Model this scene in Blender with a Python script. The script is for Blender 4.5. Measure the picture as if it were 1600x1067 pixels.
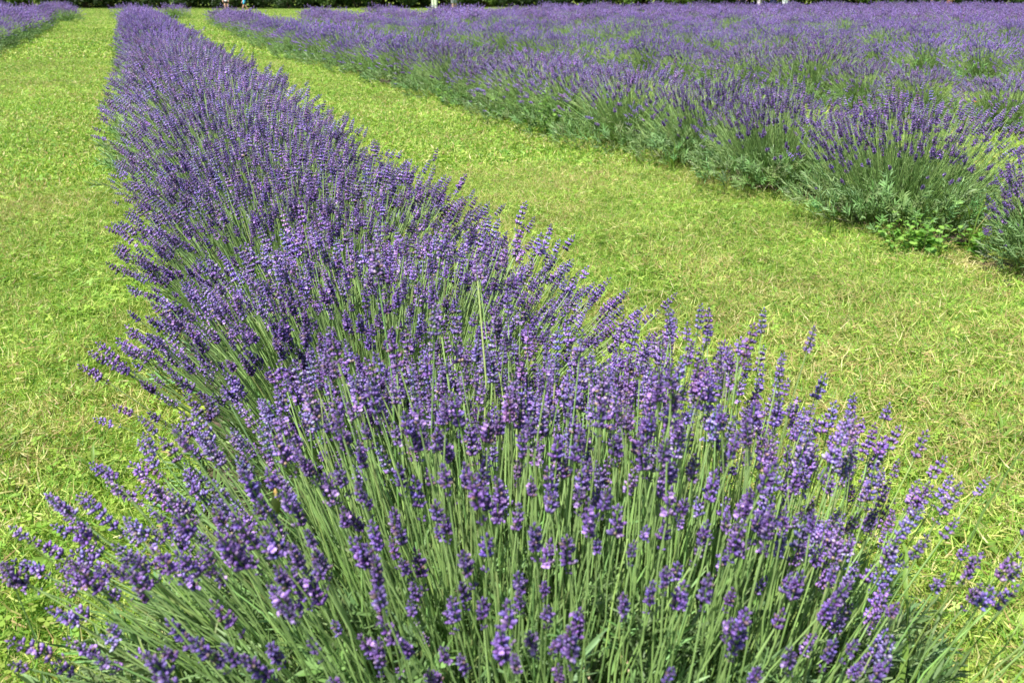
import bpy, math
import numpy as np
from mathutils import Vector, Matrix, Euler
for o in list(bpy.data.objects): bpy.data.objects.remove(o)
S = bpy.context.scene
COL = S.collection
rng = np.random.default_rng(7)
R = math.radians

# ------------------------------------------------------------ camera, sky, sun, exposure
cam = bpy.data.cameras.new('camera'); camo = bpy.data.objects.new('camera', cam); COL.objects.link(camo)
CAM = Vector((0, 0, 1.15)); PITCH = 19.985; YAW = 20.916
camo.location = CAM
camo.rotation_euler = (R(90 - PITCH), 0, R(-YAW))
cam.sensor_width = 22.3; cam.lens = 22.3 * 1500 / 1600
cam.clip_start = .05; cam.clip_end = 800
cam.dof.use_dof = True; cam.dof.focus_distance = 2.9; cam.dof.aperture_fstop = 4.8
S.camera = camo
W = bpy.data.worlds.new('World'); S.world = W; W.use_nodes = True
nt = W.node_tree; bg = nt.nodes['Background']; sky = nt.nodes.new('ShaderNodeTexSky')
sky.sky_type = 'NISHITA'; sky.sun_disc = False
SUN_EL = 58.0; SUN_AZ = 236.0          # compass: 0 = +Y, clockwise; the sun stands behind and to the left of the camera
sky.sun_elevation = R(SUN_EL); sky.sun_rotation = R(SUN_AZ)
nt.links.new(sky.outputs[0], bg.inputs[0]); bg.inputs[1].default_value = .080
sl = bpy.data.lights.new('sun', 'SUN'); sl.energy = 5.0; sl.angle = R(.55); sl.color = (1, .955, .88)
so = bpy.data.objects.new('sun', sl); COL.objects.link(so)
sd = Vector((math.sin(R(SUN_AZ)) * math.cos(R(SUN_EL)), math.cos(R(SUN_AZ)) * math.cos(R(SUN_EL)), math.sin(R(SUN_EL))))
so.rotation_euler = sd.to_track_quat('Z', 'Y').to_euler(); so.location = (0, 0, 30)
S.view_settings.view_transform = 'Standard'; S.view_settings.look = 'None'
S.view_settings.gamma = 1; S.view_settings.use_curve_mapping = False
S.view_settings.exposure = .93
S.render.engine = 'CYCLES'
S.cycles.max_bounces = 5; S.cycles.diffuse_bounces = 3; S.cycles.glossy_bounces = 2
S.cycles.transmission_bounces = 4; S.cycles.transparent_max_bounces = 4
S.cycles.use_denoising = True

# ------------------------------------------------------------ helpers
def lin(h):
    c = [int(h[i:i + 2], 16) / 255 for i in (0, 2, 4)]
    return np.array([(x / 12.92 if x <= .04045 else ((x + .055) / 1.055) ** 2.4) for x in c])

def plant_mat(name, trans=.25, rough=.5, spec=.35, grain=0.0, obj_var=.0, tint=(1, 1, 1)):
    m = bpy.data.materials.new(name); m.use_nodes = True
    n = m.node_tree; L = n.links; p = n.nodes['Principled BSDF']; out = n.nodes['Material Output']
    a = n.nodes.new('ShaderNodeAttribute'); a.attribute_name = 'Col'
    oi = n.nodes.new('ShaderNodeObjectInfo')
    mr = n.nodes.new('ShaderNodeMapRange'); mr.inputs[3].default_value = 1 - obj_var; mr.inputs[4].default_value = 1 + obj_var
    L.new(oi.outputs['Random'], mr.inputs[0])
    sc = n.nodes.new('ShaderNodeVectorMath'); sc.operation = 'SCALE'; L.new(a.outputs['Color'], sc.inputs[0]); L.new(mr.outputs[0], sc.inputs['Scale'])
    src = sc.outputs[0]
    if grain:
        tx = n.nodes.new('ShaderNodeTexNoise'); tx.inputs['Scale'].default_value = grain
        tc = n.nodes.new('ShaderNodeTexCoord'); L.new(tc.outputs['Object'], tx.inputs['Vector'])
        m2 = n.nodes.new('ShaderNodeMapRange'); m2.inputs[1].default_value = .3; m2.inputs[2].default_value = .7
        m2.inputs[3].default_value = .72; m2.inputs[4].default_value = 1.28; L.new(tx.outputs[0], m2.inputs[0])
        s2 = n.nodes.new('ShaderNodeVectorMath'); s2.operation = 'SCALE'; L.new(src, s2.inputs[0]); L.new(m2.outputs[0], s2.inputs['Scale']); src = s2.outputs[0]
    L.new(src, p.inputs['Base Color'])
    p.inputs['Roughness'].default_value = rough; p.inputs['Specular IOR Level'].default_value = spec
    if trans:
        t = n.nodes.new('ShaderNodeBsdfTranslucent'); mx = n.nodes.new('ShaderNodeMixShader'); mx.inputs[0].default_value = trans
        s3 = n.nodes.new('ShaderNodeVectorMath'); s3.operation = 'MULTIPLY'; s3.inputs[1].default_value = (1.25 * tint[0], 1.25 * tint[1], .8 * tint[2])
        L.new(src, s3.inputs[0]); L.new(s3.outputs[0], t.inputs[0])
        L.new(p.outputs[0], mx.inputs[1]); L.new(t.outputs[0], mx.inputs[2]); L.new(mx.outputs[0], out.inputs[0])
    return m

M_LEAF = plant_mat('lavender_leaf', .22, .5, .35, obj_var=.12)
M_STEM = plant_mat('green_stem', .12, .42, .5, obj_var=.18)
M_BLOOM = plant_mat('lavender_bloom', .14, .42, .45, obj_var=.2, tint=(1, 1, 1.5))
M_GRASS = plant_mat('lawn_blade', .34, .5, .35, obj_var=.13)
M_WEED = plant_mat('weed_leaf', .34, .42, .4, grain=60, obj_var=.1)
M_TREE = plant_mat('tree_leaf', .3, .5, .35, obj_var=.15)
M_DRY = plant_mat('dry_twig', 0, .85, .15, grain=90, obj_var=.15)
M_BARK = plant_mat('bark', 0, .9, .1, grain=7, obj_var=.1)
M_SKIN = plant_mat('skin', 0, .55, .3)
M_CLOTH = plant_mat('cloth', 0, .9, .1, grain=25)
M_WING = plant_mat('butterfly_wing', .3, .7, .1)

class MB:
    """collects triangles with vertex colours and builds ONE mesh"""
    def __init__(s): s.v = []; s.f = []; s.c = []; s.m = []; s.n = 0
    def add(s, v, f, c, mat=0):
        v = np.asarray(v, float).reshape(-1, 3); f = np.asarray(f, int).reshape(-1, 3)
        c = np.asarray(c, float)
        if c.ndim == 1: c = np.tile(c, (len(v), 1))
        s.v.append(v); s.f.append(f + s.n); s.c.append(c); s.m.append(np.full(len(f), mat)); s.n += len(v)
    def arr(s):
        return np.concatenate(s.v), np.concatenate(s.f), np.concatenate(s.c), np.concatenate(s.m)
    def place(s, tmpl, M, cmul=None, mat=None):
        """adds the template once per 4x4 matrix in M (n,4,4)"""
        v, f, c, m = tmpl; n = len(M)
        if n == 0: return
        V = np.einsum('nij,kj->nki', M[:, :3, :3], v) + M[:, None, :3, 3]
        F = f[None] + (np.arange(n) * len(v))[:, None, None]
        C = np.tile(c[None], (n, 1, 1))
        if cmul is not None: C = C * (cmul[:, None, :] if cmul.ndim == 2 else cmul[:, None, None])
        s.v.append(V.reshape(-1, 3)); s.f.append(F.reshape(-1, 3) + s.n); s.c.append(C.reshape(-1, 3))
        mm = m if mat is None else np.full(len(f), mat)
        s.m.append(np.tile(mm, n)); s.n += n * len(v)
    def mesh(s, name, mats, smooth=True):
        v, f, c, m = s.arr()
        me = bpy.data.meshes.new(name)
        me.vertices.add(len(v)); me.vertices.foreach_set('co', v.ravel())
        me.loops.add(len(f) * 3); me.loops.foreach_set('vertex_index', f.ravel().astype(np.int32))
        me.polygons.add(len(f)); me.polygons.foreach_set('loop_start', np.arange(0, len(f) * 3, 3, dtype=np.int32))
        me.polygons.foreach_set('material_index', m.astype(np.int32))
        me.update(calc_edges=True)
        me.polygons.foreach_set('use_smooth', np.full(len(f), smooth))
        a = me.color_attributes.new('Col', 'FLOAT_COLOR', 'POINT')
        a.data.foreach_set('color', np.concatenate([np.clip(c, 0, 1), np.ones((len(c), 1))], 1).ravel())
        for k in mats: me.materials.append(k)
        return me

def obj(name, me, parent=None, loc=None, kind=None):
    o = bpy.data.objects.new(name, me); COL.objects.link(o)
    if parent is not None: o.parent = parent
    if loc is not None: o.location = loc
    if kind: o['kind'] = kind
    return o
def thing(name, label, cat, loc=(0, 0, 0), rz=0, group=None):
    o = bpy.data.objects.new(name, None); COL.objects.link(o); o.empty_display_size = .1
    o.location = loc; o.rotation_euler = (0, 0, rz); o['label'] = label; o['category'] = cat
    if group: o['group'] = group
    return o
def tag(o, label, cat, group=None):
    o['label'] = label; o['category'] = cat
    if group: o['group'] = group
    return o

def frames(pos, z, x=None, scale=None, roll=None):
    """(n,4,4) matrices with local z along z, local x near x"""
    pos = np.asarray(pos, float); z = np.asarray(z, float); n = len(pos)
    z = z / np.linalg.norm(z, axis=1, keepdims=True)
    if x is None:
        x = rng.normal(size=(n, 3))
    x = x - (x * z).sum(1, keepdims=True) * z
    nx = np.linalg.norm(x, axis=1, keepdims=True); x = np.where(nx > 1e-6, x / np.maximum(nx, 1e-6), np.cross(z, [0, 1, 0.01]))
    y = np.cross(z, x)
    if roll is not None:
        c, s_ = np.cos(roll)[:, None], np.sin(roll)[:, None]; x, y = x * c + y * s_, y * c - x * s_
    M = np.zeros((n, 4, 4)); s = np.ones(n) if scale is None else np.broadcast_to(scale, (n,))
    M[:, :3, 0] = x * s[:, None]; M[:, :3, 1] = y * s[:, None]; M[:, :3, 2] = z * s[:, None]; M[:, :3, 3] = pos; M[:, 3, 3] = 1
    return M

def tube(pts, rad, sides=4, cap=True):
    pts = np.asarray(pts, float); n = len(pts); rad = np.broadcast_to(rad, (n,))
    t = np.gradient(pts, axis=0); t /= np.linalg.norm(t, axis=1, keepdims=True) + 1e-9
    ref = np.array([0, 1, 0.]) if abs(t[0][1]) < .9 else np.array([1., 0, 0])
    a = np.cross(t, ref); a /= np.linalg.norm(a, axis=1, keepdims=True) + 1e-9; b = np.cross(t, a)
    th = np.arange(sides) * 2 * np.pi / sides
    v = pts[:, None] + rad[:, None, None] * (np.cos(th)[None, :, None] * a[:, None] + np.sin(th)[None, :, None] * b[:, None])
    v = v.reshape(-1, 3); f = []
    for i in range(n - 1):
        for j in range(sides):
            k = (j + 1) % sides; p, q, r, s = i * sides + j, i * sides + k, (i + 1) * sides + j, (i + 1) * sides + k
            f += [(p, q, s), (p, s, r)]
    if cap:
        for j in range(1, sides - 1):
            f.append(((n - 1) * sides, (n - 1) * sides + j, (n - 1) * sides + j + 1)); f.append((0, j + 1, j))
    return v, f

def ribbon(pts, wid, nrm=(0, 1, 0), fold=0.0):
    """leaf blade: centre line pts, half widths wid; side direction across"""
    pts = np.asarray(pts, float); n = len(pts); wid = np.broadcast_to(wid, (n,))
    t = np.gradient(pts, axis=0); t /= np.linalg.norm(t, axis=1, keepdims=True) + 1e-9
    s = np.cross(t, np.asarray(nrm, float)); s /= np.linalg.norm(s, axis=1, keepdims=True) + 1e-9
    u = np.cross(s, t); v = []; f = []
    if fold:
        for i in range(n): v += [pts[i] - s[i] * wid[i] + u[i] * wid[i] * fold, pts[i], pts[i] + s[i] * wid[i] + u[i] * wid[i] * fold]
        for i in range(n - 1):
            a = 3 * i
            f += [(a, a + 1, a + 4), (a, a + 4, a + 3), (a + 1, a + 2, a + 5), (a + 1, a + 5, a + 4)]
    else:
        for i in range(n): v += [pts[i] - s[i] * wid[i], pts[i] + s[i] * wid[i]]
        for i in range(n - 1):
            a = 2 * i; f += [(a, a + 1, a + 3), (a, a + 3, a + 2)]
    return np.array(v), f

# ------------------------------------------------------------ lavender building blocks
C_DEEP = np.array([.050, .028, .115]); C_MID = np.array([.152, .088, .315]); C_LITE = np.array([.36, .25, .60])  # violet buds with shading put into the colour: deep bases, bright tips
C_PETAL = np.array([.38, .23, .62]); C_STEM = np.array([.215, .385, .085]); C_STEM2 = np.array([.30, .44, .16]); C_LEAF = np.array([.17, .30, .09])
C_GREY = np.array([.36, .43, .29])

def bud(sides=5, L=.0090, r=.0023):
    rings = [(0, .35), (.3, .85), (.7, 1.0), (1.0, .45)]
    v = []; f = []; c = []
    for z, k in rings:
        for j in range(sides):
            a = 2 * np.pi * j / sides; v.append((math.cos(a) * r * k, math.sin(a) * r * k, z * L))
    n = len(rings)
    for i in range(n - 1):
        for j in range(sides):
            k = (j + 1) % sides; f += [(i * sides + j, i * sides + k, (i + 1) * sides + k), (i * sides + j, (i + 1) * sides + k, (i + 1) * sides + j)]
    v.append((0, 0, L * 1.08)); t = len(v) - 1
    for j in range(sides): f.append(((n - 1) * sides + j, (n - 1) * sides + (j + 1) % sides, t))
    v = np.array(v); z = v[:, 2] / L
    c = (C_DEEP * 1.0)[None] * (1 - np.clip(z, 0, 1))[:, None] + C_MID[None] * np.clip(z, 0, 1)[:, None]
    c[z < .1] = (.10, .10, .09)
    c[-1] = C_LITE
    return v, np.array(f), c, np.zeros(len(f), int)
def bud_low(L=.0095, r=.0027):
    v = np.array([(0, 0, 0), (r, 0, L * .62), (0, r, L * .62), (-r, 0, L * .62), (0, -r, L * .62), (0, 0, L * 1.05)])
    f = np.array([(0, 2, 1), (0, 3, 2), (0, 4, 3), (0, 1, 4), (1, 2, 5), (2, 3, 5), (3, 4, 5), (4, 1, 5)])
    c = np.array([C_DEEP * .8] + [C_MID] * 4 + [C_LITE]); return v, f, c, np.zeros(8, int)
def petals():
    """open corolla: small two-lipped flower, opening towards +z"""
    b = MB()
    for k, (a, w) in enumerate([(-.55, .0024), (.55, .0024), (2.4, .0018), (3.14, .0019), (3.9, .0018)]):
        d = np.array([math.cos(a), math.sin(a), 0]); pts = [d * .0006 + (0, 0, .006), d * .0026 + (0, 0, .0098), d * .0052 + np.array([0, 0, .0102 if k < 2 else .0085])]
        v, f = ribbon(pts, [.0006, w, w * .6], nrm=np.cross(d, [0, 0, 1]) * 0 + d * .3 + np.array([0, 0, 1]))
        b.add(v, f, C_PETAL * (1.1 if k < 2 else .85))
    return b.arr()

BUD, BUDL, PET = bud(), bud_low(), petals()
def spike_whorls(g, big=1.0):
    n = int(g.integers(3, 6)); z = 0.0; out = []
    if g.random() < .55: out.append((0, .62)); z = float(g.uniform(.014, .024))
    for i in range(n):
        t = i / max(n - 1, 1); out.append((z, 1 - .38 * t ** 2)); z += float(g.uniform(.0100, .0136)) * (1 - .2 * t)
    return out
def spike(seed, lod):
    g = np.random.default_rng(seed); b = MB(); wh = spike_whorls(g)
    top = wh[-1][0] + .006
    if lod <= 1:
        v, f = tube([(0, 0, -.003), (0, 0, top * .5), (0, 0, top)], [.0013, .0012, .0009], 4 if lod == 0 else 3, cap=False); b.add(v, f, C_STEM * .75)
        for (z, s) in wh:
            n = int(g.integers(7, 10)) if s > .63 else int(g.integers(4, 6))
            a = np.arange(n) * 2 * np.pi / n + g.random() * 6 + g.normal(0, .18, n)
            el = g.uniform(.35, .95, n)
            d = np.stack([np.cos(a) * np.cos(el), np.sin(a) * np.cos(el), np.sin(el)], 1)
            pos = np.stack([np.cos(a) * .0016, np.sin(a) * .0016, z + g.normal(0, .0009, n)], 1)
            sc = s * g.uniform(.8, 1.2, n) * (1.05 if lod else 1)
            M = frames(pos, d, x=np.tile([[.1, .2, 1.]], (n, 1)), scale=sc)
            cm = g.uniform(.6, 1.5, n)[:, None] * (1 + g.normal(0, .10, (n, 3))); cm[g.random(n) < .07] = (1.25, 1.45, .42); cm[g.random(n) < .06] = (1.9, 2.3, 1.25)
            if s < .63: cm *= .8
            b.place(BUD if lod == 0 else BUDL, M, cm)
            # tips of the inner upper ring
            if s > .63:
                k = 2; a = g.random(k) * 6.28; el = g.uniform(1.0, 1.4, k)
                d = np.stack([np.cos(a) * np.cos(el), np.sin(a) * np.cos(el), np.sin(el)], 1)
                b.place(BUD if lod == 0 else BUDL, frames(np.stack([np.cos(a) * .002, np.sin(a) * .002, np.full(k, z + .001)], 1), d, scale=s * .85), g.uniform(.7, 1.4, k)[:, None] * np.ones((k, 3)))
            # a few pale brown bracts under each whorl
            op = int(g.poisson(.15 if seed % 4 else .8))
            if op:
                a = g.random(op) * 6.28; el = g.uniform(.2, .8, op)
                d = np.stack([np.cos(a) * np.cos(el), np.sin(a) * np.cos(el), np.sin(el)], 1)
                b.place(PET, frames(np.stack([np.cos(a) * .0028, np.sin(a) * .0028, np.full(op, z)], 1), d, x=np.tile([[0, 0, -1.]], (op, 1)), scale=g.uniform(.6, .9, op)), g.uniform(.75, 1.15, op))
        b.place(BUD if lod == 0 else BUDL, frames([(0, 0, top - .003)], [(g.normal(0, .15), g.normal(0, .15), 1)], scale=.8))
    else:
        ns = 6 if lod == 2 else 4
        wl = wh if lod == 2 else [wh[0], wh[len(wh) // 2], wh[-1]]
        for i, (z, s) in enumerate(wl):
            k = 1.0 if lod == 2 else 1.25; h = .0105 if lod == 2 else top / 3 + .004
            a = np.arange(ns) * 2 * np.pi / ns + g.random() * 6; r = .0085 * s * k * g.uniform(.7, 1.2, ns)
            v = np.concatenate([[(0, 0, z - .002)], np.stack([np.cos(a) * r, np.sin(a) * r, z + h * .5 + g.normal(0, .0012, ns)], 1), [(0, 0, z + h)]])
            f = []
            for j in range(ns): q = (j + 1) % ns; f += [(0, 1 + q, 1 + j), (1 + j, 1 + q, ns + 1)]
            cc = np.concatenate([[C_DEEP], np.array([C_MID * g.uniform(.6, 1.6) for _ in range(ns)]), [C_LITE]])
            if g.random() < .3: cc[1 + int(g.integers(0, ns))] = C_PETAL * .9
            b.add(v, f, cc)
    tint = 1 + g.normal(0, .045, 3); tint = tint * (.78 if seed % 7 == 2 else 1.0)
    b.c = [c * tint for c in b.c]
    return b

STEM_L = [.16, .20, .24, .28, .32, .36, .40, .44, .48, .52]
def stem_curve(L, bend, n=6):
    s = np.linspace(0, 1, n); return np.stack([bend * L * s ** 2, np.zeros(n), L * s], 1)
def stem_arr(L, bend, lod, seed=0):
    b = MB(); n = (7, 5, 3, 2)[lod]; p = stem_curve(L, bend, n)
    if lod < 2:
        g = np.random.default_rng(seed); w = g.normal(0, .0042, (n, 2)); w[0] = w[-1] = 0; p[:, :2] += w
    r = np.linspace(.0017, .00115, n) * (1, 1.05, 1.25, 1.6)[lod]
    v, f = tube(p, r, (4, 3, 3, 3)[lod], cap=False)
    t = np.clip(v[:, 2:3] / L, 0, 1); b.add(v, f, C_STEM * (1 - t) + C_STEM2 * t)
    if lod == 0:       # one or two pairs of narrow leaves low on the stem
        g = np.random.default_rng(seed + 5)
        for z0 in (g.uniform(.12, .3), g.uniform(.3, .5)):
            for sgn in (-1, 1):
                a = g.random() * 6.28; d = np.array([math.cos(a), math.sin(a) * sgn, 0]); l = g.uniform(.02, .035)
                q0 = np.array([bend * L * z0 ** 2, 0, L * z0])
                v, f = ribbon([q0, q0 + d * l * .3 + (0, 0, l * .7), q0 + d * l * .5 + (0, 0, l * 1.25)], [.0007, .0016, .0003], nrm=d)
                b.add(v, f, C_LEAF * g.uniform(.9, 1.3))
    return b
BENDS = [.03, .10, .20]

def leaf_shoot(seed, lod):
    g = np.random.default_rng(seed); b = MB(); H = .07
    for i in range((7, 6, 4)[lod]):
        z = H * (i + .3) / (7, 6, 4)[lod]
        for k in range(2):
            a = i * 1.57 + k * 3.14 + g.normal(0, .25); l = g.uniform(.028, .048) * (1 - .25 * i / 7); el = g.uniform(.6, 1.25)
            d = np.array([math.cos(a), math.sin(a), 0]); w = g.uniform(.0016, .0029) * (1, 1.1, 1.5)[lod]
            p0 = np.array([0, 0, z]); p1 = p0 + d * l * .5 * math.cos(el) + np.array([0, 0, l * .5 * math.sin(el)])
            p2 = p0 + d * l * math.cos(el * .92) + np.array([0, 0, l * math.sin(el * .92)])
            pts = [p0, p1, p2] if lod < 2 else [p0, p2]
            v, f = ribbon(pts, [w * .5, w, w * .35] if lod < 2 else [w, w * .4], nrm=d + np.array([0, 0, -.3]), fold=.35 if lod == 0 else 0)
            cc = C_LEAF * (1 - .45 * g.random()) + C_GREY * .20 * g.random()
            b.add(v, f, cc)
    return b

# ------------------------------------------------------------ ground, soil, lawn
def ground_mat():
    m = bpy.data.materials.new('lawn_ground'); m.use_nodes = True; n = m.node_tree; L = n.links; p = n.nodes['Principled BSDF']
    tc = n.nodes.new('ShaderNodeTexCoord')
    def noise(sc, det=4):
        t = n.nodes.new('ShaderNodeTexNoise'); t.inputs['Scale'].default_value = sc; t.inputs['Detail'].default_value = det; L.new(tc.outputs['Object'], t.inputs['Vector']); return t
    a, b_, c_ = noise(.55, 3), noise(55, 5), noise(7, 4)
    r1 = n.nodes.new('ShaderNodeValToRGB'); r1.color_ramp.elements[0].color = (.16, .26, .03, 1); r1.color_ramp.elements[1].color = (.28, .36, .06, 1)
    r1.color_ramp.elements[0].position = .35; r1.color_ramp.elements[1].position = .65
    L.new(a.outputs[0], r1.inputs[0])
    r2 = n.nodes.new('ShaderNodeValToRGB'); r2.color_ramp.elements[0].color = (.25, .28, .18, 1); r2.color_ramp.elements[1].color = (1.35, 1.3, 1.2, 1)
    r2.color_ramp.elements[0].position = .36; r2.color_ramp.elements[1].position = .62; L.new(b_.outputs[0], r2.inputs[0])
    mx = n.nodes.new('ShaderNodeMix'); mx.data_type = 'RGBA'; mx.blend_type = 'MULTIPLY'; mx.inputs[0].default_value = .9
    L.new(r1.outputs[0], mx.inputs[6]); L.new(r2.outputs[0], mx.inputs[7])
    r3 = n.nodes.new('ShaderNodeMapRange'); r3.inputs[1].default_value = .45; r3.inputs[2].default_value = .75; r3.inputs[4].default_value = .45; L.new(c_.outputs[0], r3.inputs[0])
    m2 = n.nodes.new('ShaderNodeMix'); m2.data_type = 'RGBA'; L.new(r3.outputs[0], m2.inputs[0]); L.new(mx.outputs[2], m2.inputs[6]); m2.inputs[7].default_value = (.33, .29, .13, 1)
    L.new(m2.outputs[2], p.inputs['Base Color']); p.inputs['Roughness'].default_value = .9; p.inputs['Specular IOR Level'].default_value = .1
    bp = n.nodes.new('ShaderNodeBump'); bp.inputs['Strength'].default_value = .8; bp.inputs['Distance'].default_value = .03; L.new(b_.outputs[0], bp.inputs['Height']); L.new(bp.outputs[0], p.inputs['Normal'])
    return m
def soil_mat():
    m = bpy.data.materials.new('soil'); m.use_nodes = True; n = m.node_tree; L = n.links; p = n.nodes['Principled BSDF']
    tc = n.nodes.new('ShaderNodeTexCoord'); t = n.nodes.new('ShaderNodeTexNoise'); t.inputs['Scale'].default_value = 40; t.inputs['Detail'].default_value = 6
    L.new(tc.outputs['Object'], t.inputs['Vector'])
    r = n.nodes.new('ShaderNodeValToRGB'); r.color_ramp.elements[0].color = (.03, .022, .015, 1); r.color_ramp.elements[1].color = (.13, .095, .06, 1)  # real soil, its colour darkened to stand in for shade under the bushes
    r.color_ramp.elements[0].position = .35; r.color_ramp.elements[1].position = .7; L.new(t.outputs[0], r.inputs[0]); L.new(r.outputs[0], p.inputs['Base Color'])
    p.inputs['Roughness'].default_value = .95
    bp = n.nodes.new('ShaderNodeBump'); bp.inputs['Distance'].default_value = .02; L.new(t.outputs[0], bp.inputs['Height']); L.new(bp.outputs[0], p.inputs['Normal'])
    return m
M_GROUND, M_SOIL = ground_mat(), soil_mat()

# terrain: one sheet with gentle unevenness
nx = 130; xs = np.concatenate([np.linspace(-400, -30, 12), np.linspace(-28, 90, 110), np.linspace(95, 500, 12)])
ys = np.concatenate([np.linspace(-60, -4, 8), np.linspace(-3, 100, 100), np.linspace(110, 700, 12)])
X, Y = np.meshgrid(xs, ys); Z = .012 * np.sin(X * 1.7 + 1) * np.sin(Y * 1.3) * ((X > -20) & (X < 60))
v = np.stack([X, Y, Z], -1).reshape(-1, 3); nc = len(xs)
ii, jj = np.meshgrid(np.arange(len(ys) - 1), np.arange(nc - 1), indexing='ij'); a = (ii * nc + jj).ravel()
b = MB(); b.add(v, np.concatenate([np.stack([a, a + 1, a + nc + 1], 1), np.stack([a, a + nc + 1, a + nc], 1)]), np.array([.2, .3, .05]))
obj('ground', b.mesh('ground', [M_GROUND]), kind='structure')

def bx_row(Y):      # centre line of the first row to the right
    return float(np.interp(Y, [0, 3, 5.5, 7.4, 10, 13.2, 17.3, 27, 45], [3.70, 3.62, 3.64, 3.52, 3.52, 3.34, 3.08, 3.20, 3.15]))
def rowx(k, Y):     # k = 0 is that first row, k = 1.. the rows beyond it
    return bx_row(Y) + k * np.interp(Y, [4, 12, 24], [3.4, 3.1, 2.85])

def strip(name, pts, w, z):
    b = MB(); g = np.random.default_rng(int(abs(pts[0][0]) * 100)); n = len(pts); v = []
    for i, (x, y) in enumerate(pts): v += [(x - w - g.normal(0, .05), y, z), (x + w + g.normal(0, .05), y, z)]
    f = []
    for i in range(n - 1): q = 2 * i; f += [(q, q + 1, q + 3), (q, q + 3, q + 2)]
    b.add(v, f, np.array([.1, .08, .05])); return obj(name, b.mesh(name, [M_SOIL], False), kind='structure')
strip('soil_strip', [(.45, y) for y in np.arange(.6, 40.5, .3)], .42, .018)
strip('soil_strip', [(-2.95, y) for y in np.arange(8, 47, .5)], .42, .018)
for k in range(16):
    y0 = max(1.5, (rowx(k, 10)) / 1.5 - 2)
    strip('soil_strip', [(rowx(k, y) + .06, y) for y in np.arange(y0 if k else 3.45, 38 if k == 0 else 43, .4)], .25, .014)
strip('soil_strip', [(3.45 + .1 * math.sin(y * 9), y) for y in np.arange(2.80, 3.10, .1)], .09, .022)

# lawn tiles (templates live in a collection that is not linked to the scene)
G_COLS = [np.array(c) for c in [(.265, .42, .06), (.345, .475, .085), (.20, .37, .05), (.44, .53, .14), (.12, .26, .04)]]
STRAWS = [np.array(c) for c in [(.50, .47, .18), (.44, .42, .14), (.58, .54, .27), (.40, .29, .14)]]
def lawn_tile(seed, size, n, wid, hmax, clover, straw):
    g = np.random.default_rng(seed); b = MB()
    bl = []
    for k in range(10):
        L = 1.0; be = g.uniform(.15, .9); s = np.array([0, .45, 1.0]); p = np.stack([be * s ** 2, 0 * s, s * (1 - .35 * be * s)], 1)
        v, f = ribbon(p, np.array([.8, 1, .15]) * .5, nrm=(1, 0, .2)); bl.append((v, np.array(f)))
    grp = g.integers(0, 10, n); P = g.random((n, 2)) * size - size / 2
    clump = g.random((max(6, n // 60), 2)) * size - size / 2
    pull = g.random(n) < .45; P[pull] = clump[g.integers(0, len(clump), pull.sum())] + g.normal(0, .012 + .03 * (size > .6), (pull.sum(), 2))
    for k in range(10):
        q = np.where(grp == k)[0]; m = len(q)
        if not m: continue
        lay = g.random(m) < .42
        th = np.where(lay, g.uniform(1.15, 1.5, m), np.abs(g.normal(0, .5, m))); az = g.random(m) * 6.28
        z = np.stack([np.sin(th) * np.cos(az), np.sin(th) * np.sin(az), np.cos(th)], 1)
        hz = np.where(lay, g.uniform(.002, hmax * .7, m), 0)
        M = frames(np.stack([P[q, 0], P[q, 1], hz], 1), z)
        L = g.uniform(.5, 1.15, m) * hmax * np.where(lay, .9, 1); w = wid * g.uniform(.6, 1.4, m)
        M[:, :3, 0] *= L[:, None]; M[:, :3, 2] *= L[:, None]; M[:, :3, 1] *= w[:, None]
        dry = g.random(m) < np.where(lay, straw * 1.7, straw * .5)
        c = np.array([STRAWS[g.integers(0, 4)] if dd else G_COLS[g.integers(0, 5)] for dd in dry]) * g.uniform(.75, 1.3, m)[:, None]
        v, f = bl[k]; b.place((v, f, np.ones((len(v), 3)), np.zeros(len(f), int)), M, c)
    for i in range(clover):      # small flat three-part leaves and broad seedlings
        x, y = g.random(2) * size - size / 2; h = g.uniform(.3, .9) * hmax; a0 = g.random() * 6.28; r = g.uniform(.005, .010) * (1 + (size > .6)); col = G_COLS[g.integers(0, 3)] * g.uniform(.8, 1.15)
        tilt = g.normal(0, .3, 2)
        for k in range(3):
            a = a0 + k * 2.09; d = np.array([math.cos(a), math.sin(a), 0]); s = np.array([-d[1], d[0], 0])
            v = np.array([(0, 0, 0), d * r * .8 + s * r * .6, d * r * 1.5 + s * r * .3, d * r * 1.5 - s * r * .3, d * r * .8 - s * r * .6]); v[:, 2] += v[:, 0] * tilt[0] + v[:, 1] * tilt[1] + .15 * r
            b.add(v + (x, y, h), [(0, 4, 3), (0, 3, 2), (0, 2, 1)], col)
    return b.mesh('lawn_tile', [M_GRASS], False)
def tile_coll(name, specs):
    c = bpy.data.collections.new(name)
    for i, s in enumerate(specs):
        o = bpy.data.objects.new('%s_tile_%d' % (name, i), lawn_tile(*s)); c.objects.link(o)
    return c
TC = [tile_coll('fine_lawn', [(11 + i, .38, 2500, .0027, .052, (85, 60, 40, 30)[i], (.05, .13, .22, .36)[i]) for i in range(4)]),
      tile_coll('mid_lawn', [(21 + i, 0.9, 3600, .0068, .048, 60, (.07, .16, .27)[i]) for i in range(3)]),
      tile_coll('far_lawn', [(31 + i, 2.2, 3000, .022, .05, 0, (.06, .12, .2)[i]) for i in range(3)])]

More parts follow.
